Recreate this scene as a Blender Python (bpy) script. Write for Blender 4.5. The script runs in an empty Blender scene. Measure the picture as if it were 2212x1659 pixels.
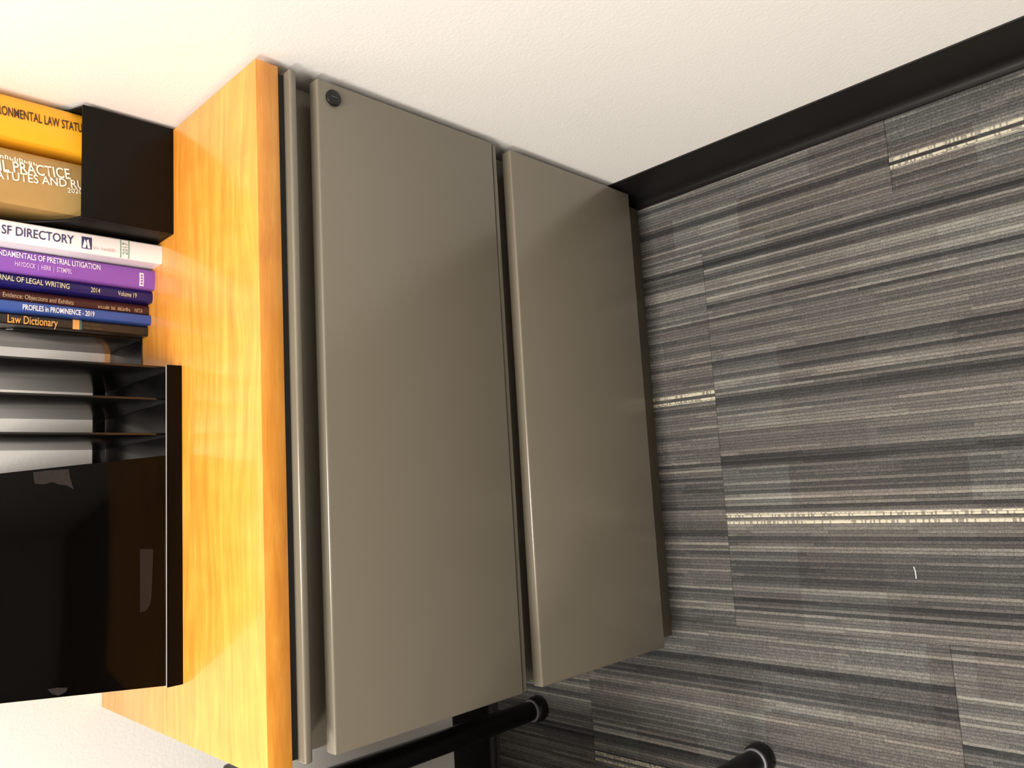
import bpy, bmesh, math, random
from mathutils import Vector, Matrix

# ------------------------------------------------------------------ camera, world, light, exposure
sc = bpy.context.scene
COL = sc.collection
cam_d = bpy.data.cameras.new('camera'); cam = bpy.data.objects.new('camera', cam_d); COL.objects.link(cam)
cam_d.sensor_fit = 'HORIZONTAL'; cam_d.sensor_width = 36.0; cam_d.lens = 36.0 * 1694.39 / 2212.0
cam_d.clip_start = 0.02
RIGHT = Vector((0.98994917, -0.13192613, 0.05095235))     # the phone was held sideways: picture up is room right
DOWN = Vector((-0.05815639, -0.70815902, -0.70365378))
FWD = Vector((0.12891269, 0.69361827, -0.70871378))
cam.matrix_world = Matrix(((DOWN.x, RIGHT.x, -FWD.x, 0.27082467), (DOWN.y, RIGHT.y, -FWD.y, -0.757499),
                           (DOWN.z, RIGHT.z, -FWD.z, 1.14201499), (0, 0, 0, 1)))
sc.camera = cam
sc.view_settings.view_transform = 'Standard'; sc.view_settings.look = 'None'
sc.view_settings.gamma = 1.0; sc.view_settings.use_curve_mapping = False
sc.view_settings.exposure = 0.0
world = bpy.data.worlds.new('world'); sc.world = world; world.use_nodes = True
world.node_tree.nodes['Background'].inputs[0].default_value = (1.0, 0.93, 0.84, 1)
world.node_tree.nodes['Background'].inputs[1].default_value = 0.05
LIGHT_COLOR = (1.0, 0.935, 0.845)
LIGHT_POWER = 63.0
LIGHT_SPOTS = [(-0.02, -0.72), (-1.70, -0.72)]            # ceiling panels

# ------------------------------------------------------------------ node helper
class NT:
    def __init__(s, name):
        s.m = bpy.data.materials.new(name); s.m.use_nodes = True
        s.t = s.m.node_tree; s.p = s.t.nodes['Principled BSDF']
    def n(s, kind, **kw):
        nd = s.t.nodes.new(kind)
        for k, v in kw.items(): setattr(nd, k, v)
        return nd
    def put(s, sock, v):
        if isinstance(v, bpy.types.NodeSocket): s.t.links.new(v, sock)
        elif isinstance(v, bpy.types.Node): s.t.links.new(v.outputs[0], sock)
        else: sock.default_value = v
    def math(s, op, a, b=0.0, c=0.0, clamp=False):
        nd = s.n('ShaderNodeMath', operation=op); nd.use_clamp = clamp
        for i, v in enumerate((a, b, c)): s.put(nd.inputs[i], v)
        return nd.outputs[0]
    def xyz(s, x, y, z=0.0):
        nd = s.n('ShaderNodeCombineXYZ')
        for i, v in enumerate((x, y, z)): s.put(nd.inputs[i], v)
        return nd.outputs[0]
    def noise(s, vec, scale=1.0, detail=2.0, rough=0.5):
        nd = s.n('ShaderNodeTexNoise'); s.put(nd.inputs['Vector'], vec)
        nd.inputs['Scale'].default_value = scale; nd.inputs['Detail'].default_value = detail; nd.inputs['Roughness'].default_value = rough
        return nd.outputs['Fac']
    def white(s, vec):
        nd = s.n('ShaderNodeTexWhiteNoise', noise_dimensions='3D'); s.put(nd.inputs['Vector'], vec); return nd.outputs['Value']
    def mix(s, fac, a, b, blend='MIX'):
        nd = s.n('ShaderNodeMix', data_type='RGBA', blend_type=blend); s.put(nd.inputs[0], fac)
        s.put(nd.inputs[6], a if not isinstance(a, tuple) else (*a, 1)); s.put(nd.inputs[7], b if not isinstance(b, tuple) else (*b, 1))
        return nd.outputs[2]
    def ramp(s, fac, stops):
        nd = s.n('ShaderNodeValToRGB'); s.put(nd.inputs[0], fac); cr = nd.color_ramp
        while len(cr.elements) < len(stops): cr.elements.new(0.5)
        for e, (pos, c) in zip(cr.elements, stops): e.position = pos; e.color = (*c, 1)
        return nd.outputs[0]
    def bump(s, h, strength, dist):
        nd = s.n('ShaderNodeBump'); s.put(nd.inputs['Height'], h)
        nd.inputs['Strength'].default_value = strength; nd.inputs['Distance'].default_value = dist
        s.t.links.new(nd.outputs[0], s.p.inputs['Normal'])
    def obj(s): return s.n('ShaderNodeTexCoord').outputs['Object']
    def set(s, **kw):
        for k, v in kw.items(): s.put(s.p.inputs[k.replace('_', ' ')], v)
        return s.m

def plain(name, col, rough=0.5, metal=0.0, spec=0.5, coat=0.0, coat_r=0.1, mottled=0.0, scale=60.0):
    b = NT(name)
    if mottled:
        f = b.noise(b.obj(), scale, 3)
        c = b.mix(f, tuple(x * (1 - mottled) for x in col), tuple(min(1, x * (1 + mottled)) for x in col))
        b.put(b.p.inputs['Base Color'], c)
    else: b.p.inputs['Base Color'].default_value = (*col, 1)
    b.p.inputs['Roughness'].default_value = rough; b.p.inputs['Metallic'].default_value = metal
    b.p.inputs['Specular IOR Level'].default_value = spec
    b.p.inputs['Coat Weight'].default_value = coat; b.p.inputs['Coat Roughness'].default_value = coat_r
    return b.m

# ------------------------------------------------------------------ materials
def mat_wall():
    b = NT('painted_wall'); o = b.obj()
    n1 = b.noise(o, 230, 2, 0.55); n2 = b.noise(o, 70, 2)
    b.bump(b.math('ADD', n1, b.math('MULTIPLY', n2, 0.5)), 0.10, 0.0025)
    return b.set(Base_Color=(0.84, 0.82, 0.795, 1), Roughness=0.55)

def mat_wood():
    b = NT('honey_maple'); o = b.obj()
    sx = b.n('ShaderNodeSeparateXYZ'); b.put(sx.inputs[0], o)
    warp = b.noise(b.xyz(b.math('MULTIPLY', sx.outputs[0], 3.0), b.math('MULTIPLY', sx.outputs[1], 9.0), sx.outputs[2]), 1.0, 2)
    yw = b.math('ADD', sx.outputs[1], b.math('MULTIPLY', warp, 0.07))
    big = b.noise(b.xyz(b.math('MULTIPLY', sx.outputs[0], 6.5), b.math('MULTIPLY', yw, 75), b.math('MULTIPLY', sx.outputs[2], 75)), 1.0, 3, 0.6)
    fine = b.noise(b.xyz(b.math('MULTIPLY', sx.outputs[0], 12), b.math('MULTIPLY', yw, 420), b.math('MULTIPLY', sx.outputs[2], 420)), 1.0, 2)
    fig = b.noise(b.xyz(b.math('MULTIPLY', sx.outputs[0], 30), b.math('MULTIPLY', sx.outputs[1], 14), sx.outputs[2]), 1.0, 2)
    v = b.math('ADD', b.math('MULTIPLY', big, 0.60), b.math('ADD', b.math('MULTIPLY', fine, 0.22), b.math('MULTIPLY', fig, 0.16)))
    c = b.ramp(v, [(0.30, (0.54, 0.188, 0.019)), (0.50, (0.68, 0.272, 0.033)), (0.68, (0.76, 0.36, 0.060))])
    return b.set(Base_Color=c, Roughness=0.42, Coat_Weight=0.55, Coat_Roughness=0.13)

def mat_carpet():
    b = NT('striped_carpet'); o = b.obj()
    s = b.n('ShaderNodeSeparateXYZ'); b.put(s.inputs[0], o); x, y = s.outputs[0], s.outputs[1]
    seed = b.n('ShaderNodeAttribute', attribute_type='OBJECT', attribute_name='seed').outputs['Fac']
    strp = b.n('ShaderNodeAttribute', attribute_type='OBJECT', attribute_name='stripe').outputs['Fac']
    pitch = 0.0047
    wob = b.math('MULTIPLY', b.math('SUBTRACT', b.noise(b.xyz(b.math('MULTIPLY', x, 40), b.math('MULTIPLY', y, 150), seed), 1.0, 1), 0.5), 0.0012)
    xr = b.math('DIVIDE', b.math('ADD', x, wob), pitch)
    i = b.math('FLOOR', xr); fr = b.math('SUBTRACT', xr, i)
    rib = b.white(b.xyz(i, seed, 1.0))
    pair = b.white(b.xyz(b.math('FLOOR', b.math('DIVIDE', b.math('ADD', i, 0.5), 3.0)), seed, 4.0))
    wide = b.noise(b.xyz(b.math('MULTIPLY', x, 34), b.math('MULTIPLY', y, 0.8), b.math('MULTIPLY', seed, 7.3)), 1.0, 2)
    # blocks along the rib where the yarn changes tone
    ylen = b.math('MULTIPLY', b.math('ADD', y, b.math('MULTIPLY', seed, 0.37)), 8.2)
    band = b.white(b.xyz(b.math('FLOOR', ylen), b.math('FLOOR', b.math('DIVIDE', i, 13.0)), seed))
    band2 = b.white(b.xyz(b.math('FLOOR', b.math('ADD', ylen, b.math('MULTIPLY', rib, 0.5))), i, b.math('ADD', seed, 9.0)))
    tuft = b.noise(b.xyz(b.math('MULTIPLY', x, 420), b.math('MULTIPLY', y, 900), seed), 1.0, 2, 0.7)
    tick = b.white(b.xyz(i, b.math('FLOOR', b.math('MULTIPLY', b.math('ADD', y, b.math('MULTIPLY', rib, 0.1)), 420)), seed))
    m5 = b.math('DIVIDE', b.math('ADD', b.math('FLOORED_MODULO', i, 5.0), 0.5), 5.0)
    per = b.n('ShaderNodeValToRGB'); b.put(per.inputs[0], m5); per.color_ramp.interpolation = 'CONSTANT'
    while len(per.color_ramp.elements) < 5: per.color_ramp.elements.new(0.5)
    for k, (e, g) in enumerate(zip(per.color_ramp.elements, (0.52, 0.78, 0.55, 0.18, 0.58))): e.position = k / 5.0; e.color = (g, g, g, 1)
    darkband = b.math('GREATER_THAN', pair, 0.88)
    v = b.math('ADD', b.math('MULTIPLY', rib, 0.20), b.math('MULTIPLY', per.outputs[0], 0.30))
    v = b.math('SUBTRACT', v, b.math('MULTIPLY', darkband, 0.16))
    v = b.math('ADD', v, b.math('MULTIPLY', wide, 0.26))
    v = b.math('ADD', v, b.math('MULTIPLY', band, 0.10))
    v = b.math('ADD', v, b.math('MULTIPLY', band2, 0.12))
    v = b.math('ADD', v, b.math('MULTIPLY', b.math('SUBTRACT', tuft, 0.5), 0.60))
    v = b.math('ADD', v, b.math('MULTIPLY', b.math('SUBTRACT', tick, 0.5), 0.05))
    col = b.ramp(v, [(0.16, (0.022, 0.023, 0.025)), (0.36, (0.056, 0.0565, 0.0575)), (0.54, (0.112, 0.109, 0.106)), (0.80, (0.27, 0.258, 0.236))])
    cool = b.mix(b.math('MULTIPLY', band, 0.55), (1.06, 0.99, 0.95), (0.90, 1.0, 1.0))
    col = b.mix(1.0, col, cool, 'MULTIPLY')
    # one pair of pale yarn lines in some tiles
    d = b.math('SUBTRACT', x, strp)
    l1 = b.math('LESS_THAN', b.math('ABSOLUTE', d), 0.0027)
    l2 = b.math('LESS_THAN', b.math('ABSOLUTE', b.math('SUBTRACT', d, 0.0108)), 0.0030)
    ln = b.math('MULTIPLY', b.math('MAXIMUM', l1, l2), b.math('SUBTRACT', 1.0, b.math('MULTIPLY', b.math('GREATER_THAN', b.math('ADD', tick, b.math('MULTIPLY', tuft, 0.8)), 1.05), 0.7)))
    col = b.mix(b.math('MULTIPLY', ln, 0.85), col, (0.56, 0.52, 0.41))
    # dark furrow between ribs
    fur = b.math('POWER', b.math('ABSOLUTE', b.math('SUBTRACT', b.math('MULTIPLY', fr, 2.0), 1.0)), 5.0)
    col = b.mix(b.math('MULTIPLY', fur, b.math('MULTIPLY', b.white(b.xyz(i, seed, 2.5)), 0.75)), col, (0.030, 0.028, 0.028))
    h = b.math('ADD', b.math('MULTIPLY', b.math('SUBTRACT', 1.0, fur), 0.7), b.math('MULTIPLY', tuft, 0.5))
    b.bump(h, 0.65, 0.0022)
    return b.set(Base_Color=col, Roughness=0.95, Specular_IOR_Level=0.15)

def mat_taupe():
    b = NT('taupe_powder_coat')
    n = b.noise(b.obj(), 900, 2); b.bump(n, 0.06, 0.0004)
    return b.set(Base_Color=(0.160, 0.140, 0.106, 1), Roughness=0.24, Specular_IOR_Level=0.75)

def mat_cloth_purple():
    b = NT('purple_book_cloth'); n = b.noise(b.obj(), 700, 2)
    c = b.mix(n, (0.205, 0.070, 0.42), (0.27, 0.105, 0.50)); b.bump(n, 0.15, 0.0006)
    return b.set(Base_Color=c, Roughness=0.45)

M = dict(wall=mat_wall(), wood=mat_wood(), carpet=mat_carpet(), taupe=mat_taupe(), purple=mat_cloth_purple(),
    subfloor=plain('subfloor', (0.03, 0.03, 0.03), 0.9, mottled=0.2),
    ceiling=plain('ceiling_white', (0.80, 0.79, 0.77), 0.8, mottled=0.05),
    rubber=plain('black_rubber', (0.0048, 0.0042, 0.0040), 0.42, spec=0.4, mottled=0.15),
    toe=plain('dark_taupe_toe', (0.085, 0.072, 0.050), 0.5, mottled=0.05),
    gap=plain('gap_shade_black', (0.006, 0.006, 0.006), 0.6, mottled=0.1),
    lock=plain('black_lock', (0.008, 0.008, 0.009), 0.3, metal=0.3, mottled=0.1),
    locktrim=plain('dark_steel', (0.10, 0.10, 0.105), 0.3, metal=0.9, mottled=0.1),
    piano=plain('glossy_black_plastic', (0.0015, 0.0012, 0.001), 0.10, spec=0.09, mottled=0.1),
    blackmetal=plain('black_lacquered_steel', (0.006, 0.0055, 0.0055), 0.22, spec=0.5, mottled=0.1),
    card=plain('black_card', (0.0035, 0.0028, 0.0020), 0.45, spec=0.14, mottled=0.12),
    glint=plain('painted_edge_highlight', (0.55, 0.54, 0.56), 0.3, metal=0.6, mottled=0.05),
    tape=plain('tape_residue', (0.022, 0.020, 0.021), 0.45, spec=0.2, mottled=0.6, scale=220),
    tape2=plain('clear_label', (0.011, 0.0095, 0.010), 0.35, spec=0.2, mottled=0.1),
    legblack=plain('black_leg_paint', (0.003, 0.003, 0.003), 0.35, spec=0.25, mottled=0.1),
    rubfoot=plain('black_plastic_foot', (0.004, 0.004, 0.004), 0.28, spec=0.4, mottled=0.1),
    ring=plain('grey_steel_ring', (0.22, 0.22, 0.24), 0.35, metal=0.5, mottled=0.1),
    tabletop=plain('black_laminate', (0.010, 0.010, 0.010), 0.4, mottled=0.1),
    yellow=plain('yellow_cover', (0.90, 0.42, 0.02), 0.38, mottled=0.05),
    tan=plain('gold_tan_cover', (0.40, 0.255, 0.090), 0.42, mottled=0.08),
    white=plain('white_cover', (0.86, 0.86, 0.90), 0.35, mottled=0.02),
    navy=plain('navy_cover', (0.008, 0.007, 0.105), 0.32, mottled=0.1),
    maroon=plain('maroon_cover', (0.050, 0.011, 0.012), 0.4, mottled=0.1),
    blue=plain('royal_blue_cover', (0.034, 0.085, 0.34), 0.4, mottled=0.06),
    lawblack=plain('black_leatherette', (0.022, 0.016, 0.011), 0.28, mottled=0.2),
    pages=plain('page_edges', (0.72, 0.66, 0.55), 0.8, mottled=0.1, scale=300),
    ink=plain('black_ink', (0.045, 0.020, 0.004), 0.5, mottled=0.1),
    inkblue=plain('dark_blue_ink', (0.045, 0.045, 0.14), 0.5, mottled=0.1),
    foil=plain('pale_foil', (0.95, 0.90, 0.78), 0.3, mottled=0.03),
    gold=plain('gold_print', (0.80, 0.40, 0.10), 0.35, mottled=0.08),
    cream=plain('cream_print', (0.72, 0.66, 0.42), 0.4, mottled=0.05),
    dull=plain('dull_gold_print', (0.55, 0.38, 0.23), 0.45, mottled=0.1),
    whiteprint=plain('white_print', (0.88, 0.86, 0.92), 0.4, mottled=0.03),
    lilac=plain('lilac_print', (0.72, 0.52, 0.84), 0.4, mottled=0.05),
    pinkprint=plain('pale_pink_print', (0.74, 0.60, 0.62), 0.4, mottled=0.05),
    green=plain('green_print', (0.18, 0.36, 0.29), 0.4, mottled=0.05),
    teal=plain('teal_band', (0.06, 0.15, 0.14), 0.4, mottled=0.05),
    brown=plain('brown_print', (0.12, 0.070, 0.030), 0.4, mottled=0.1),
    orange=plain('orange_band', (0.78, 0.38, 0.11), 0.4, mottled=0.05),
)
dif = NT('light_diffuser'); dif.set(Base_Color=(0.9, 0.9, 0.9, 1), Emission_Color=(*LIGHT_COLOR, 1), Emission_Strength=2.0); M['diffuser'] = dif.m

# ------------------------------------------------------------------ mesh helpers
def link(name, me, mat, parent=None, loc=None):
    o = bpy.data.objects.new(name, me); COL.objects.link(o)
    if mat is not None and not me.materials: me.materials.append(M[mat])
    if parent: o.parent = parent
    if loc: o.location = loc
    return o
def thing(name, label, cat, loc=(0, 0, 0), group=None):
    o = bpy.data.objects.new(name, None); COL.objects.link(o); o.location = loc; o.empty_display_size = 0.05
    return tag(o, label, cat, group)
def tag(o, label, cat, group=None):
    o['label'] = label; o['category'] = cat
    if group: o['group'] = group
    return o
def struct(o):
    o['kind'] = 'structure'; return o
def finish(bm, name, smooth=None):
    bmesh.ops.recalc_face_normals(bm, faces=bm.faces)
    me = bpy.data.meshes.new(name); bm.to_mesh(me); bm.free()
    if smooth is not None:
        for p in me.polygons: p.use_smooth = True
        me.set_sharp_from_angle(angle=math.radians(smooth))
    return me
def bevel(bm, w, seg=2):
    if w: bmesh.ops.bevel(bm, geom=list(bm.edges), offset=w, segments=seg, profile=0.5, affect='EDGES', clamp_overlap=True)
def box_bm(x0, x1, y0, y1, z0, z1, bv=0.0, seg=2, bm=None):
    bm2 = bmesh.new()
    v = [bm2.verts.new((x, y, z)) for z in (z0, z1) for y in (y0, y1) for x in (x0, x1)]
    for f in ((0, 1, 3, 2), (4, 6, 7, 5), (0, 4, 5, 1), (2, 3, 7, 6), (0, 2, 6, 4), (1, 5, 7, 3)): bm2.faces.new([v[i] for i in f])
    bmesh.ops.recalc_face_normals(bm2, faces=bm2.faces)
    bevel(bm2, bv, seg)
    if bm is None: return bm2
    me = bpy.data.meshes.new('t'); bm2.to_mesh(me); bm2.free(); bm.from_mesh(me); bpy.data.meshes.remove(me); return bm
def box(name, mat, x0, x1, y0, y1, z0, z1, bv=0.0, parent=None, seg=2):
    """box given in world numbers; its origin is put at its base centre"""
    cx, cy = (x0 + x1) / 2, (y0 + y1) / 2
    px, py, pz = parent_world(parent)
    me = finish(box_bm(x0 - cx, x1 - cx, y0 - cy, y1 - cy, 0, z1 - z0, bv, seg), name, 40 if bv else None)
    return link(name, me, mat, parent, (cx - px, cy - py, z0 - pz))
def parent_world(p):
    v = Vector((0, 0, 0))
    while p: v = v + p.location; p = p.parent
    return v
def prism(name, mat, pts, axis, a0, a1, bv=0.0, parent=None, seg=2, smooth=40):
    """polygon pts in the two other axes, extruded along axis from a0 to a1, world numbers"""
    bm = bmesh.new()
    def mk(u, v, a): return {'x': (a, u, v), 'y': (u, a, v), 'z': (u, v, a)}[axis]
    lo = [bm.verts.new(mk(u, v, a0)) for u, v in pts]; hi = [bm.verts.new(mk(u, v, a1)) for u, v in pts]
    bm.faces.new(lo); bm.faces.new(hi[::-1])
    for i in range(len(pts)):
        j = (i + 1) % len(pts); bm.faces.new((lo[i], lo[j], hi[j], hi[i]))
    bmesh.ops.recalc_face_normals(bm, faces=bm.faces)
    bevel(bm, bv, seg)
    c = Vector((0, 0, 0))
    for v in bm.verts: c += v.co
    c /= len(bm.verts); c.z = min(v.co.z for v in bm.verts)
    for v in bm.verts: v.co -= c
    return link(name, finish(bm, name, smooth), mat, parent, tuple(c - parent_world(parent)))
def lathe(name, mat, prof, loc, parent=None, seg=32, smooth=40):
    bm = bmesh.new(); rings = []
    for r, z in prof:
        rings.append([bm.verts.new((r * math.cos(2 * math.pi * k / seg), r * math.sin(2 * math.pi * k / seg), z)) for k in range(seg)])
    for a, b2 in zip(rings, rings[1:]):
        for k in range(seg):
            j = (k + 1) % seg; bm.faces.new((a[k], a[j], b2[j], b2[k]))
    bm.faces.new(rings[0][::-1]); bm.faces.new(rings[-1])
    return link(name, finish(bm, name, smooth), mat, parent, tuple(Vector(loc) - parent_world(parent)))

# ------------------------------------------------------------------ the room
XW, AW = 0.7631, 0.0168                      # right wall: x = XW - AW*y
YB, XL, YF, ZC = 0.4698, -3.6, -4.4, 2.6
def xw(y): return XW - AW * y
TILE = 0.6145
struct(box('floor', 'subfloor', XL - 0.1, 0.95, YF - 0.1, YB + 0.1, -0.06, -0.006))
floor = bpy.data.objects['floor']
rng = random.Random(4)
SPECIAL = {(0, -1): (0.193 - 0.34075, 3.1), (0, 0): (0.3935 - 0.34075, 5.2), (1, -1): (0.6835 - 0.95525, 7.7), (-1, 0): (-0.224 + 0.27375, 2.4)}
tile_meshes = {}
def tile_mesh(x0, x1a, x1b, y0, y1):
    key = tuple(round(v, 4) for v in (x0, x1a, x1b, y0, y1))
    if key in tile_meshes: return tile_meshes[key]
    bm = bmesh.new(); e = 0.0002; i = 0.0009
    def ring(d, z): return [bm.verts.new(p) for p in ((x0 + d, y0 + d, z), (x1a - d, y0 + d, z), (x1b - d, y1 - d, z), (x0 + d, y1 - d, z))]
    a, b2, c = ring(e, -0.006), ring(e, -0.0006), ring(i, 0.0)
    for p, q in ((a, b2), (b2, c)):
        for k in range(4): bm.faces.new((p[k], p[(k + 1) % 4], q[(k + 1) % 4], q[k]))
    bm.faces.new(c); bm.faces.new(a[::-1])
    tile_meshes[key] = finish(bm, 'carpet_tile'); return tile_meshes[key]
for ci in range(-7, 2):
    cx0 = 0.0335 + ci * TILE; cx1 = cx0 + TILE
    off = -0.101 if ci % 2 == 0 else -0.408
    for ri in range(-8, 2):
        ty0 = off + ri * TILE; ty1 = ty0 + TILE
        gx, gy = (cx0 + cx1) / 2, (ty0 + ty1) / 2
        X0, Y0, Y1 = max(cx0, XL), max(ty0, YF), min(ty1, YB)
        if Y1 - Y0 < 0.01 or cx1 <= XL + 0.01: continue
        xa, xb = min(cx1, xw(Y0) - 0.0005), min(cx1, xw(Y1) - 0.0005)
        if xa - X0 < 0.01: continue
        t = link('carpet_tile', tile_mesh(X0 - gx, xa - gx, xb - gx, Y0 - gy, Y1 - gy), 'carpet', floor, (gx - floor.location.x, gy - floor.location.y, 0.0 - floor.location.z))
        sp = SPECIAL.get((ci, ri), (-9.0, rng.uniform(1, 20)))
        t['stripe'] = float(sp[0]); t['seed'] = float(sp[1])
struct(prism('wall_right', 'wall', [(xw(YF - 0.1), YF - 0.1), (xw(YB), YB), (xw(YB) + 0.1, YB), (xw(YF - 0.1) + 0.1, YF - 0.1)], 'z', -0.006, ZC))
struct(box('wall_back', 'wall', XL - 0.1, xw(YB) + 0.1, YB, YB + 0.1, -0.006, ZC))
struct(box('wall_left', 'wall', XL - 0.1, XL, YF, YB, -0.006, ZC))
struct(box('wall_front', 'wall', XL - 0.1, xw(YF - .1), YF - 0.1, YF, -0.006, ZC))
struct(box('ceiling', 'ceiling', XL - 0.1, 0.95, YF - 0.1, YB + 0.1, ZC, ZC + 0.08))
# cove base with a small flared toe
BB = [(0, 0.0), (0, 0.1085), (-0.0022, 0.1085), (-0.0032, 0.105), (-0.0032, 0.020), (-0.0048, 0.0125), (-0.0095, 0.0065), (-0.0145, 0.0040), (-0.0155, 0.0)]
def cove(name, ax, ay, bx, by, nx, ny):
    """baseboard from a to b, inward normal n"""
    bm = bmesh.new(); rows = []
    for px, py in ((ax, ay), (bx, by)):
        rows.append([bm.verts.new((px - nx * d, py - ny * d, z)) for d, z in BB])
    n = len(BB)
    for k in range(n): bm.faces.new((rows[0][k], rows[0][(k + 1) % n], rows[1][(k + 1) % n], rows[1][k]))
    bm.faces.new(rows[0]); bm.faces.new(rows[1][::-1])
    return struct(link(name, finish(bm, name, 50), 'rubber'))
cove('baseboard_right', xw(YF), YF, xw(YB - 0.0160), YB - 0.0160, -1, -AW)
cove('baseboard_back', XL, YB, xw(YB), YB, 0, -1)
cove('baseboard_left', XL, YF, XL, YB - 0.0160, 1, 0)
cove('baseboard_front', XL + .0160, YF, xw(YF) - .0160, YF, 0, 1)

# ------------------------------------------------------------------ ceiling lights (out of the frame)
for k, (lx, ly) in enumerate(LIGHT_SPOTS):
    t = thing('ceiling_light', ['recessed ceiling light panel straight above the filing cabinet', 'recessed ceiling light panel above the left part of the room', 'recessed ceiling light panel behind the camera'][k], 'light', (lx, ly, ZC))
    bm = bmesh.new()
    for a in ((-0.31, -0.29, -0.61, 0.61), (0.29, 0.31, -0.61, 0.61), (-0.29, 0.29, -0.61, -0.59), (-0.29, 0.29, 0.59, 0.61)): box_bm(*a, -0.03, 0.0, bm=bm)
    link('frame', finish(bm, 'frame'), 'ceiling', t)
    link('diffuser', finish(box_bm(-0.29, 0.29, -0.59, 0.59, -0.012, -0.001), 'diffuser'), 'diffuser', t)
    ld = bpy.data.lights.new('panel_light', 'AREA'); ld.shape = 'RECTANGLE'; ld.size = 0.56; ld.size_y = 1.16
    ld.energy = LIGHT_POWER; ld.color = LIGHT_COLOR
    lo = bpy.data.objects.new('panel_light', ld); COL.objects.link(lo); lo.parent = t; lo.location = (0, 0, -0.02)

# ------------------------------------------------------------------ filing cabinet
H = 0.7467; WW = 0.7535
FY = -0.014; CX0, CX1 = 0.0050, 0.7522            # drawer fronts stand a little proud of the wooden top
cab = thing('filing_cabinet', 'taupe metal two-drawer lateral filing cabinet under the wooden top', 'cabinet', (WW / 2, 0.22, 0))
box('body', 'taupe', CX0 + 0.001, CX1 - 0.001, 0.0210, 0.452, 0.066, 0.7060, 0.0010, cab)
box('plinth', 'toe', CX0 + 0.003, CX1 - 0.003, 0.0190, 0.44, 0.0005, 0.0655, 0.001, cab)
box('gap_shade_filler', 'gap', CX0 + 0.004, CX1 - 0.004, -0.0005, 0.445, 0.7106, 0.7189, 0.0, cab)  # black filler standing in for the shadow between wooden top and rail
box('top_rail', 'taupe', CX0, CX1, FY, 0.0208, 0.7015, 0.7105, 0.0026, cab, 3)
box('middle_rail', 'taupe', CX0, CX1, FY + 0.0045, 0.0208, 0.3830, 0.3897, 0.0010, cab)
def drawer(z0, z1):
    return box('drawer', 'taupe', CX0 - 0.0005, CX1 + 0.0005, FY, 0.0038, z0, z1, 0.0026, cab, 3)
def drawer_box(d, z0, z1):
    return box('drawer_box', 'taupe', CX0 + 0.02, CX1 - 0.02, 0.0039, 0.0209, z0, z1, 0.0, d)
dr1 = drawer(0.3940, 0.6757); dr2 = drawer(0.0712, 0.3586)
drawer_box(dr1, 0.41, 0.655); drawer_box(dr2, 0.09, 0.335)
# lock: a short barrel standing out of the face
def disc_y(name, mat, x, y0, y1, z, r, parent, seg=28):
    pts = [(x + r * math.cos(2 * math.pi * k / seg), z + r * math.sin(2 * math.pi * k / seg)) for k in range(seg)]
    return prism(name, mat, pts, 'y', y0, y1, 0.0008, parent, 2, 50)
disc_y('lock', 'lock', 0.7335, FY - 0.0035, FY + 0.0002, 0.6547, 0.0098, dr1)
box('keyhole', 'locktrim', 0.7326, 0.7344, FY - 0.0042, FY - 0.0034, 0.6507, 0.6587, 0.0002, dr1)

tag(box('wooden_worktop', 'wood', -0.0010, 0.7545, -0.0048, 0.4665, H - 0.0276, H, 0.0012), 'honey maple wooden top slab resting on the grey filing cabinet', 'worktop')

# ------------------------------------------------------------------ lettering
def text_mesh(s, bold=0.0):
    c = bpy.data.curves.new('lettering', 'FONT'); c.body = s; c.size = 1.0; c.offset = bold; c.resolution_u = 3
    o = bpy.data.objects.new('lettering', c); COL.objects.link(o)
    bpy.context.view_layer.update()
    me = bpy.data.meshes.new_from_object(o.evaluated_get(bpy.context.evaluated_depsgraph_get()))
    bpy.data.objects.remove(o); bpy.data.curves.remove(c); me.materials.clear()
    return me
def spine_y(bk, x):                       # local front surface of a (rounded) spine
    w = bk['w_']; return bk['b_'] * min(1.0, abs(x) / (w / 2)) ** 2
def spine_text(bk, s, A, B, cap, mat, bold=0.012, name='spine_title', eps=0.0004):
    """letters run from A to B, given as (x, z) on the spine plane of the book in world numbers"""
    me = text_mesh(s, bold)
    xs = [v.co.x for v in me.vertices]; x0, x1 = min(xs), max(xs)
    a = Vector(A); b = Vector(B); L = (b - a).length; d = (b - a) / L
    n = Vector((-d.y, d.x))
    if abs(d.y) > abs(d.x) and n.x < 0: n = -n
    o3 = Vector((bk['x_'], bk['z_']))
    for v in me.vertices:
        u = (v.co.x - x0) / (x1 - x0) * L; w = v.co.y / 0.7 * cap
        p = a + d * u + n * w - o3
        v.co = (p.x, spine_y(bk, p.x) - eps - 0.06 * bk['b_'], p.y)
    me.update()
    return link(name, me, mat, bk)
def spine_patch(bk, x0, x1, z0, z1, mat, name='spine_band', eps=0.0003, t=0.0003):
    bm = bmesh.new(); n = 8; o = (bk['x_'], bk['z_'])
    rows = [[[bm.verts.new((x0 + (x1 - x0) * k / n - o[0], spine_y(bk, x0 + (x1 - x0) * k / n - o[0]) - e, z - o[1])) for k in range(n + 1)] for z in (z0, z1)] for e in (0.0, eps)]
    for k in range(n):
        bm.faces.new((rows[1][0][k], rows[1][0][k + 1], rows[1][1][k + 1], rows[1][1][k]))
    for z in (0, 1):
        for k in range(n): bm.faces.new((rows[0][z][k], rows[0][z][k + 1], rows[1][z][k + 1], rows[1][z][k]))
    return link(name, finish(bm, name), mat, bk)

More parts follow.
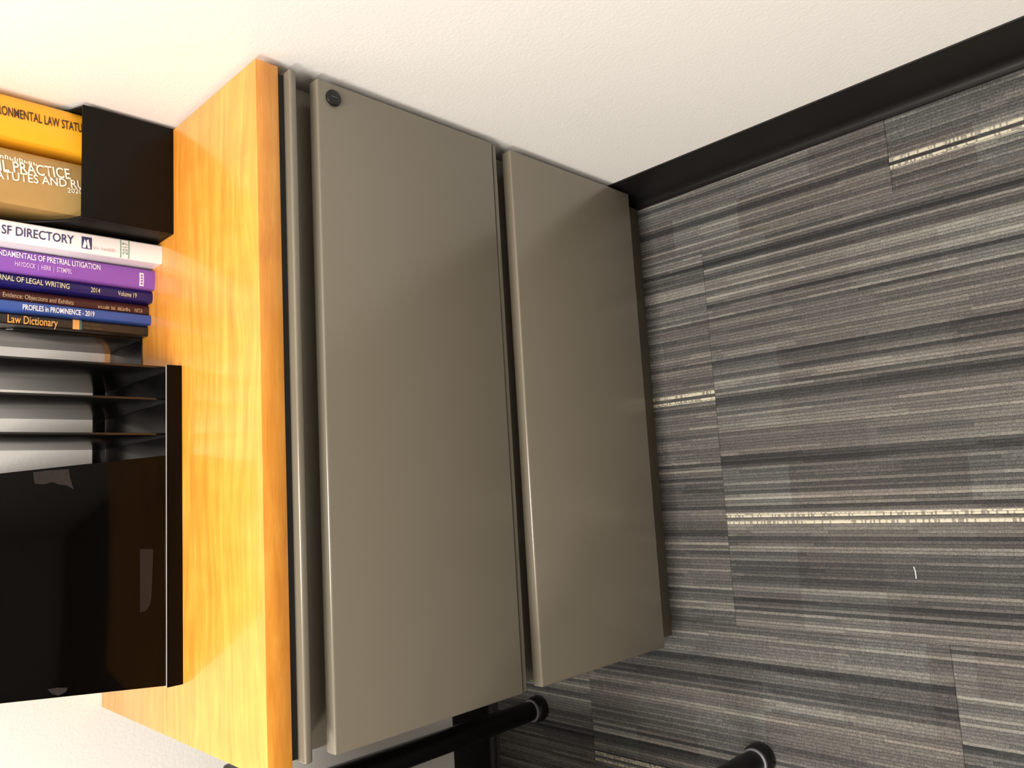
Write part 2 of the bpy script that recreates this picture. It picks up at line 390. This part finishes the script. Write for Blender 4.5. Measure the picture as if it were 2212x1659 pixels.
def spine_polys(bk, polys, mat, name, eps=0.0004):
    """flat printed shapes on the spine; polygons of (x, z) in world numbers"""
    bm = bmesh.new(); o = (bk['x_'], bk['z_'])
    for pl in polys: bm.faces.new([bm.verts.new((x - o[0], spine_y(bk, x - o[0]) - eps, z - o[1])) for x, z in pl])
    for f in bm.faces:
        f.normal_update()
        if f.normal.y > 0: f.normal_flip()
    me = bpy.data.meshes.new(name); bm.to_mesh(me); bm.free()
    return link(name, me, mat, bk)
def small_print(bk, x, z0, z1, cap, mat, words, seed=1):
    """print too small to read: letter-like strokes in words of the given lengths, from z0 down to z1"""
    r = random.Random(seed); n = sum(words) + len(words) - 1; st = (z0 - z1) / n; polys = []; k = 0
    for wl in words:
        for c in range(wl):
            z = z0 - (k + c) * st; h = cap * r.choice((1.0, 0.72, 0.72))
            polys.append([(x, z), (x + h, z), (x + h, z - st * 0.26), (x, z - st * 0.26)])
            if r.random() < 0.75: polys.append([(x, z - st * 0.52), (x + h * 0.72, z - st * 0.52), (x + h * 0.72, z - st * 0.76), (x, z - st * 0.76)])
            q = x + h * r.choice((0.0, 0.36, 0.72)) ; polys.append([(q, z), (q + cap * 0.16, z), (q + cap * 0.16, z - st * 0.7), (q, z - st * 0.7)])
        k += wl + 1
    return spine_polys(bk, polys, mat, 'small_print')

# ------------------------------------------------------------------ books
def book(label, mat, x0, x1, y, depth, height, z=H, bulge=0.0, group=None, t=0.0018, tilt=0.0, name='book'):
    w = x1 - x0; xc = (x0 + x1) / 2
    bk = thing(name, label, 'book', (xc, y, z), group)
    bk['w_'] = w; bk['b_'] = bulge; bk['x_'] = xc; bk['z_'] = z
    n = 14; r = min(0.0016, w * 0.12)
    outer = [(w / 2, depth), (w / 2, bulge + r)]
    xs = [(w / 2 - r) - (w - 2 * r) * k / n for k in range(n + 1)]
    outer += [(x, spine_y(bk, x)) for x in xs] + [(-w / 2, bulge + r), (-w / 2, depth)]
    xi = w / 2 - t
    inner = [(-xi, depth), (-xi, bulge + r + t)] + [(-xi + 2 * xi * k / 6, bulge + t + 0.001) for k in range(7)] + [(xi, bulge + r + t), (xi, depth)]
    bm = bmesh.new()
    pts = outer + inner
    lo = [bm.verts.new((a, b2, 0)) for a, b2 in pts]; hi = [bm.verts.new((a, b2, height)) for a, b2 in pts]
    for k in range(len(pts)):
        j = (k + 1) % len(pts); bm.faces.new((lo[k], lo[j], hi[j], hi[k]))
    bm.faces.new(lo[::-1]); bm.faces.new(hi)
    link('cover', finish(bm, 'cover', 35), mat, bk)
    link('pages', finish(box_bm(-xi + 0.0002, xi - 0.0002, bulge + t + 0.0022, depth - 0.004, 0.003, height - 0.003), 'pages'), 'pages', bk)
    if tilt: bk.rotation_euler.y = tilt
    return bk

HF = H + 0.0032
b = book('thick yellow law statutes book in the black holder beside the wall', 'yellow', 0.7010, 0.7512, 0.232, 0.17, 0.25, HF, 0.006)
spine_text(b, 'ENVIRONMENTAL LAW STATUTES', (0.7222, 0.9542), (0.7262, 0.838), 0.0112, 'ink', 0.014)
b = book('thick gold tan civil practice book in the black holder', 'tan', 0.6240, 0.6890, 0.236, 0.17, 0.25, HF, 0.007)
spine_text(b, 'CIVIL PRACTICE', (0.6555, 0.9542), (0.6655, 0.8604), 0.0135, 'foil', 0.012)
spine_text(b, 'STATUTES AND RULES', (0.6465, 0.9492), (0.6580, 0.8279), 0.0100, 'foil', 0.010)
small_print(b, 0.6735, 0.9380, 0.8950, 0.0055, 'foil', (9,), 11)
spine_text(b, '2020', (0.6480, 0.8637), (0.6500, 0.8475), 0.0058, 'foil', 0.006)
b = book('white directory book with dark lettering and green year band', 'white', 0.5840, 0.6090, 0.2530, 0.195, 0.28, H, 0.0012, 'books beside the holder', tilt=-0.008)
spine_text(b, 'SF DIRECTORY', (0.5918, 0.9265), (0.5918, 0.8516), 0.0106, 'inkblue', 0.012)
spine_patch(b, 0.5885, 0.6035, 0.8314, 0.8428, 'inkblue', 'emblem')
spine_polys(b, [[(0.5895, 0.8420), (0.6005, 0.8395), (0.5950, 0.8372), (0.5895, 0.8385)], [(0.5895, 0.8360), (0.5990, 0.8374), (0.6010, 0.8352), (0.5895, 0.8330)]], 'whiteprint', 'emblem_mark', 0.0007)
small_print(b, 0.5895, 0.8298, 0.8041, 0.0045, 'pinkprint', (3, 8), 3)
spine_patch(b, 0.5842, 0.6082, 0.7973, 0.7984, 'green', 'green_line'); spine_patch(b, 0.5842, 0.6082, 0.7875, 0.7886, 'green', 'green_line')
spine_text(b, '2017', (0.5885, 0.7897), (0.6040, 0.7897), 0.0062, 'green', 0.0, 'year')
b = book('purple pretrial litigation book between the white and navy books', 'purple', 0.5542, 0.5808, 0.2760, 0.17, 0.265, H, 0.0022, 'books beside the holder')
spine_text(b, 'FUNDAMENTALS OF PRETRIAL LITIGATION', (0.5712, 0.9311), (0.5702, 0.8139), 0.0072, 'whiteprint', 0.010)
spine_text(b, 'HAYDOCK  |  HERR  |  STEMPEL', (0.5610, 0.9072), (0.5606, 0.8463), 0.0056, 'lilac', 0.006, 'authors')
spine_patch(b, 0.5572, 0.5745, 0.7612, 0.7664, 'whiteprint', 'emblem')
spine_polys(b, [[(0.5590 + k * 0.0036, 0.7652), (0.5612 + k * 0.0036, 0.7652), (0.5612 + k * 0.0036, 0.7626), (0.5590 + k * 0.0036, 0.7626)] for k in range(4)], 'purple', 'emblem_mark', 0.0007)
b = book('navy journal of legal writing next to the purple book', 'navy', 0.5385, 0.5538, 0.2840, 0.165, 0.255, H, 0.0018, 'books beside the holder', t=0.0012)
spine_text(b, 'JOURNAL OF LEGAL WRITING', (0.5447, 0.9338), (0.5430, 0.8466), 0.0066, 'cream', 0.004)
spine_text(b, '2014', (0.5427, 0.8224), (0.5425, 0.8116), 0.0062, 'cream', 0.0, 'year')
spine_text(b, 'Volume 19', (0.5427, 0.7901), (0.5425, 0.7673), 0.0062, 'cream', 0.0, 'volume')
b = book('thin maroon evidence book between the navy and blue books', 'maroon', 0.5235, 0.5380, 0.2966, 0.155, 0.25, H, 0.0016, 'books beside the holder', t=0.0012)
spine_text(b, 'Evidence: Objections and Exhibits', (0.5275, 0.9141), (0.5267, 0.8381), 0.0056, 'dull', 0.004)
small_print(b, 0.5262, 0.8096, 0.7702, 0.0046, 'dull', (7, 3, 8), 5)
spine_text(b, 'NITA', (0.5262, 0.7650), (0.5260, 0.7550), 0.0052, 'dull', 0.0, 'publisher')
b = book('thin royal blue profiles book beside the black law dictionary', 'blue', 0.5098, 0.5228, 0.2890, 0.16, 0.26, H, 0.0010, 'books beside the holder', t=0.0012)
spine_text(b, 'PROFILES in PROMINENCE - 2019', (0.5125, 0.8951), (0.5128, 0.8162), 0.0064, 'whiteprint', 0.014)
b = book('black law dictionary with gold title against the metal bookend', 'lawblack', 0.4962, 0.5092, 0.2997, 0.15, 0.24, H, 0.0003, 'books beside the holder', t=0.0012)
spine_text(b, 'Law Dictionary', (0.4975, 0.9080), (0.4975, 0.8547), 0.0098, 'gold', 0.010)
spine_patch(b, 0.4966, 0.5088, 0.8304, 0.8378, 'orange'); spine_patch(b, 0.4966, 0.5088, 0.8275, 0.8304, 'teal')
small_print(b, 0.5035, 0.8250, 0.8070, 0.0030, 'brown', (4, 7), 7); small_print(b, 0.4985, 0.8250, 0.8040, 0.0030, 'brown', (6, 7), 8)

# ------------------------------------------------------------------ magazine holder
hx0, hx1, hy0, hy1 = 0.6138, 0.7545, 0.2158, 0.452
mh = thing('magazine_holder', 'black card magazine holder holding two thick law books', 'holder', ((hx0 + hx1) / 2, (hy0 + hy1) / 2, H))
box('base', 'card', hx0, hx1, hy0, hy1, H, H + 0.003, 0.0, mh)
box('front_panel', 'card', hx0, hx1, hy0, hy0 + 0.003, H + 0.003, 0.8545, 0.0008, mh)
box('back_panel', 'card', hx0, hx1, hy1 - 0.003, hy1, H + 0.003, H + 0.30, 0.0008, mh)
sp = [(hy0 + 0.003, H + 0.003), (hy1 - 0.003, H + 0.003), (hy1 - 0.003, H + 0.30), (hy0 + 0.130, H + 0.30)]
N = 10
for k in range(N + 1):
    f = 1 - k / N; sp.append((hy0 + 0.003 + 0.127 * f ** 0.8 * 0.97, 0.8540 + (0.30 + H - 0.8540) * (f ** 1.35)))
sp = [q for i, q in enumerate(sp) if i == 0 or (Vector(q) - Vector(sp[i - 1])).length > 0.002]
prism('side_panel', 'card', sp, 'x', hx0, hx0 + 0.003, 0.0006, mh)
prism('side_panel', 'card', sp, 'x', hx1 - 0.003, hx1, 0.0006, mh)

# ------------------------------------------------------------------ bookend
be = thing('bookend', 'black sheet metal bookend standing against the law dictionary', 'bookend', (0.4950, 0.379, H))
box('base_plate', 'blackmetal', 0.4460, 0.4943, 0.319, 0.4386, H, H + 0.0014, 0.0004, be)
up = [(0.319, H)]
up += [(0.4386, H), (0.4386, H + 0.135)] + [(0.4386 - 0.03 * (1 - math.cos(a * math.pi / 12)), H + 0.135 + 0.03 * math.sin(a * math.pi / 12)) for a in range(1, 7)]
up += [(0.349 - 0.03 * math.sin(a * math.pi / 12), H + 0.165 - 0.03 * (1 - math.cos(a * math.pi / 12))) for a in range(0, 7)]
prism('upright_plate', 'blackmetal', up, 'x', 0.4944, 0.4958, 0.0003, be)

# ------------------------------------------------------------------ desk organizer
so = thing('desk_organizer', 'glossy black desk organizer with upright dividers and a wide tapered box', 'organizer', (0.2528, 0.32, H))
sx0, sx1, sy0, sy1 = 0.0649, 0.4405, 0.1923, 0.4480
box('base_tray', 'blackmetal', sx0, sx1, sy0 + 0.0018, sy1, H, H + 0.005, 0.0005, so)
box('front_lip', 'piano', sx0, sx1, sy0, sy0 + 0.0017, H, H + 0.0182, 0.0003, so)
box('edge_highlight', 'glint', sx0, sx1, sy0 + 0.0001, sy0 + 0.0016, H + 0.0183, H + 0.0192, 0.0003, so)  # pale strip imitating the light caught on the lip's top edge
box('back_lip', 'blackmetal', 0.3345, sx1 - 0.003, sy1 - 0.003, sy1, H + 0.0052, H + 0.0215, 0.0005, so)
for dx in (0.4375, 0.3985, 0.3560):
    box('divider', 'blackmetal', dx, dx + 0.0028, 0.2035, sy1 - (0.0031 if dx < 0.43 else 0), H + 0.0052, H + 0.205, 0.0008, so)
def frustum(name, mat, x0, x1, y0, y1, z0, z1, tl, tr, parent, bv=0.001):
    bm = bmesh.new()
    lo = [(x0, y0), (x1, y0), (x1, y1), (x0, y1)]; hi = [(x0 + tl, y0), (x1 - tr, y0), (x1 - tr, y1), (x0 + tl, y1)]
    c = Vector(((x0 + x1) / 2, (y0 + y1) / 2, z0))
    a = [bm.verts.new(Vector((px, py, z0)) - c) for px, py in lo]; d = [bm.verts.new(Vector((px, py, z1)) - c) for px, py in hi]
    bm.faces.new(a[::-1]); bm.faces.new(d)
    for k in range(4): bm.faces.new((a[k], a[(k + 1) % 4], d[(k + 1) % 4], d[k]))
    bmesh.ops.recalc_face_normals(bm, faces=bm.faces); bevel(bm, bv, 2)
    return link(name, finish(bm, name, 40), mat, parent, tuple(c - parent_world(parent)))
hb = 0.21
bx = frustum('tapered_box', 'piano', 0.0652, 0.3325, sy0 + 0.0020, sy1, H + 0.0052, H + hb, hb * 0.106, hb * 0.095, so)
yf = sy0 + 0.0020
def patch(name, mat, pts, t=0.0004):
    return prism(name, mat, pts, 'y', yf - t, yf - 0.00005, 0.0, bx)
patch('label_strip', 'tape2', [(0.2242, 0.7950), (0.2228, 0.7801), (0.1686, 0.7821), (0.1600, 0.7840), (0.1547, 0.7880), (0.1532, 0.7945)])['label'] = 'blank grey label strip'
patch('tape_residue', 'tape', [(0.3150, 0.9043), (0.3164, 0.893), (0.3168, 0.882), (0.3176, 0.8700), (0.3080, 0.8690), (0.2989, 0.8660), (0.2955, 0.8650), (0.3000, 0.8720), (0.3010, 0.8790), (0.3040, 0.8860), (0.3019, 0.8940), (0.3030, 0.9027)])['label'] = 'torn grey tape residue'
patch('tape_residue', 'tape', [(0.0895, 0.8874), (0.0890, 0.8780), (0.0868, 0.8680), (0.0830, 0.8700), (0.0808, 0.8770), (0.0840, 0.8830)])['label'] = 'torn grey tape residue'

# ------------------------------------------------------------------ side table at the left, only its legs in view
TX, TY = -0.155, 0.335
tb = thing('side_table', 'black table left of the cabinet standing on round legs', 'table', (-0.55, 0.105, 0))
tt = box('table_top', 'tabletop', -1.02, -0.098, -0.18, 0.384, 0.585, 0.613, 0.006, tb, 3)
for lx, ly in ((TX, TY), (TX - 0.005, -0.125), (-0.95, TY), (-0.95, -0.125)):
    lg = lathe('leg', 'legblack', [(0.0175, 0.028), (0.0185, 0.05), (0.0215, 0.585)], (lx, ly, 0), tb)
    lathe('steel_ring', 'ring', [(0.0178, 0.0235), (0.0202, 0.0240), (0.0202, 0.0275), (0.0178, 0.0280)], (lx, ly, 0), lg)
    lathe('foot', 'rubfoot', [(0.017, 0.0), (0.0225, 0.002), (0.0240, 0.008), (0.0232, 0.018), (0.0205, 0.0230), (0.017, 0.0236)], (lx, ly, 0), lg)
# a short white thread lying on the carpet
def thread(name, pts, r):
    bm = bmesh.new(); rings = []
    for x, y, z in pts: rings.append([bm.verts.new((x - pts[0][0], y - pts[0][1] + r * math.cos(a * math.pi / 3), z + r * math.sin(a * math.pi / 3))) for a in range(6)])
    for p, q in zip(rings, rings[1:]):
        for k in range(6): bm.faces.new((p[k], p[(k + 1) % 6], q[(k + 1) % 6], q[k]))
    bm.faces.new(rings[0][::-1]); bm.faces.new(rings[-1])
    return link(name, finish(bm, name, 60), 'whiteprint', None, (pts[0][0], pts[0][1], 0.0))
tag(thread('thread', [(0.1320, -0.3755, 0.0007), (0.1297, -0.3762, 0.0010), (0.1268, -0.3769, 0.0012), (0.1237, -0.3772, 0.0013), (0.1200, -0.3772, 0.0010), (0.1164, -0.3769, 0.0007)], 0.0006), 'tiny white thread of lint lying on the carpet', 'thread')
for o in COL.objects:
    for k in ('w_', 'b_', 'x_', 'z_'):
        if k in o: del o[k]
